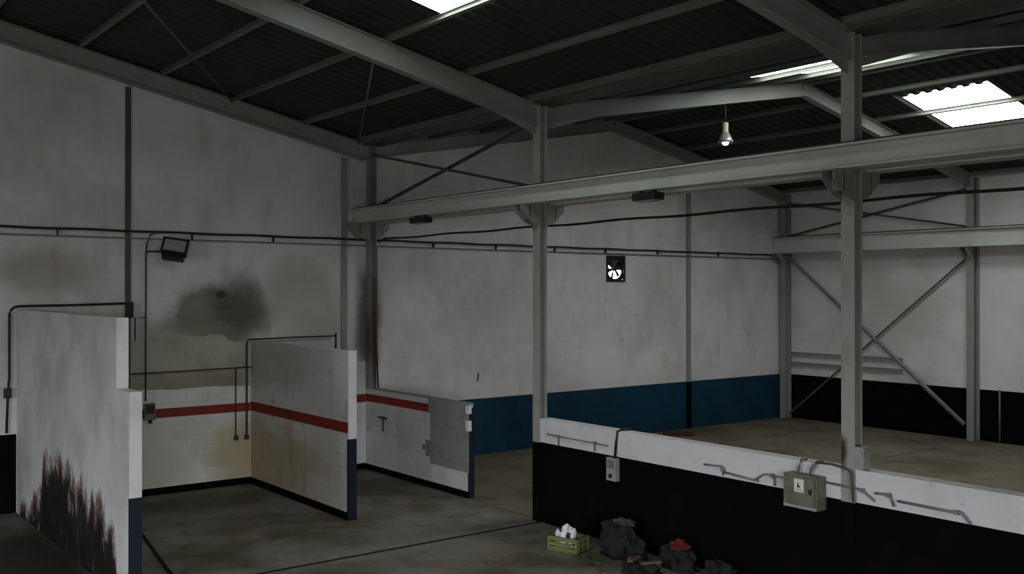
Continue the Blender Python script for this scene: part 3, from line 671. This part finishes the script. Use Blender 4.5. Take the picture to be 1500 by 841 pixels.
def inside(b, u0, u1):            # press a crumpled thing in between the crate's sides
    for q in b.v:
        l_ = rotc.transposed() @ (q-cc); l_.x = min(max(l_.x, u0), u1); l_.y = min(max(l_.y, -.146), .146)
        p_ = cc + rotc @ l_; q.x, q.y = p_.x, p_.y
    return b
t = thing('plastic_bag', 'crumpled white plastic bag with dark print in the green crate', 'bag', cc + Vector((0, 0, .022)))
pb = cc + rotc @ Vector((.0, -.01, .022))
inside(MB().crumple(pb, (.12, .12, .20), 3, .35), -.105, .115).build('bag', M_BAG, t)
inside(MB().crumple(pb+Vector((-.03, .02, .24)), (.05, .05, .07), 5, .4, 2), -.105, .115).build('knot', M_BAG, t)
inside(MB().crumple(pb + rotc @ Vector((.05, -.085, .17)), (.035, .03, .05), 8, .3, 2), -.105, .115).build('printed_patch', M_PRINT, t)
tag(inside(MB().crumple(cc + rotc @ Vector((.165, .03, .022)), (.05, .09, .15), 9, .4, 2), .116, .218).build('paper_scrap', M_GRAG), 'crumpled grey paper beside white bag in the crate', 'paper')
tag(inside(MB().crumple(cc + rotc @ Vector((-.165, -.02, .022)), (.05, .10, .14), 12, .4, 2), -.218, -.106).build('paper_scrap', M_BAG), 'small white paper scrap at the crate rim', 'paper')

# heap of rubbish along the low wall
from mathutils.bvhtree import BVHTree
HEAP = []
def settle(b, sink=.012, probe=()):         # let a piece down onto the heap below it
    best = min(q.z for q in b.v)
    for q in list(b.v)+list(probe):
        for tr in HEAP:
            h = tr.ray_cast(Vector((q.x, q.y, 3.0)), Vector((0, 0, -1)))[0]
            if h is not None: best = min(best, q.z-h.z)
    for q in b.v: q.z -= best+sink
    HEAP.append(BVHTree.FromPolygons([tuple(q) for q in b.v], b.f))
    return b
def scrap(name, c, size, seed, mat, label, cat, rz=0, amp=.4, down=False):
    b = MB().crumple(c, size, seed, amp, 3, rz)
    if down: settle(b)
    else: HEAP.append(BVHTree.FromPolygons([tuple(q) for q in b.v], b.f))
    return tag(b.build(name, mat), label, cat)
scrap('rubbish_sack', (9.38, 9.72, 0), (.22, .34, .26), 21, M_RAG, 'black rubbish sack slumped against the low wall', 'sack')
scrap('cloth_rag', (9.39, 9.66, .6), (.08, .14, .05), 22, M_GRAG, 'crumpled grey rag on top of the black sack', 'rag', .3, .4, True)
scrap('rubbish_sack', (9.50, 8.84, 0), (.15, .26, .18), 23, M_RAG, 'flat black rubbish sack beneath the red cloth', 'sack')
scrap('red_cloth', (9.44, 8.72, .5), (.09, .12, .07), 24, M_REDRAG, 'crumpled red cloth on the rubbish heap', 'cloth', .5, .4, True)
scrap('rubbish_sack', (9.02, 8.98, 0), (.20, .26, .10), 25, M_RAG, 'low dark heap of rags in front of the sacks', 'rag')
scrap('cloth_rag', (8.80, 9.72, 0), (.11, .15, .05), 26, M_OLIVE, 'olive scrap of cloth on floor between crate and heap', 'rag', .2, .5)
scrap('cloth_rag', (9.46, 8.10, 0), (.16, .20, .16), 27, M_RAG, 'dark rag slumped on floor by the low wall', 'rag', .2, .5)
for x, y, l, rz, tl, lab in ((8.98, 9.06, .34, .4, 3, 'pale wood offcut resting on the low heap of rags'), (9.04, 8.84, .26, -.5, -3, 'short wood offcut between the rags and the red cloth'),
                             (8.64, 9.36, .30, 1.2, 0, 'wood offcut lying flat on the floor before the rags'), (9.10, 9.22, .18, .3, 4, 'smallest wood offcut tucked against the black sack')):
    rot = Matrix.Rotation(rz, 3, 'Z') @ Matrix.Rotation(R(tl), 3, 'Y')
    b = MB().obox((x, y, .8), (l, .07, .022), rot)
    if tl == 0: b = MB().obox((x, y, .011), (l, .07, .022), rot)
    else: settle(b, .008, [Vector((x, y, .8)) + rot @ Vector((l*(i/12-.5), .035*w_, -.011)) for i in range(13) for w_ in (-1, -.5, 0, .5, 1)])
    tag(b.build('wood_offcut', M_WOOD), lab, 'wood')
# timber at the foot of the gable in the narrow nave
tag(MB().obox((18.2, 16.85, .05), (.75, .16, .10), Matrix.Rotation(R(-38), 3, 'Z')).build('timber_block', M_REDWOOD), 'dark red timber block on floor before the blue wall', 'timber')
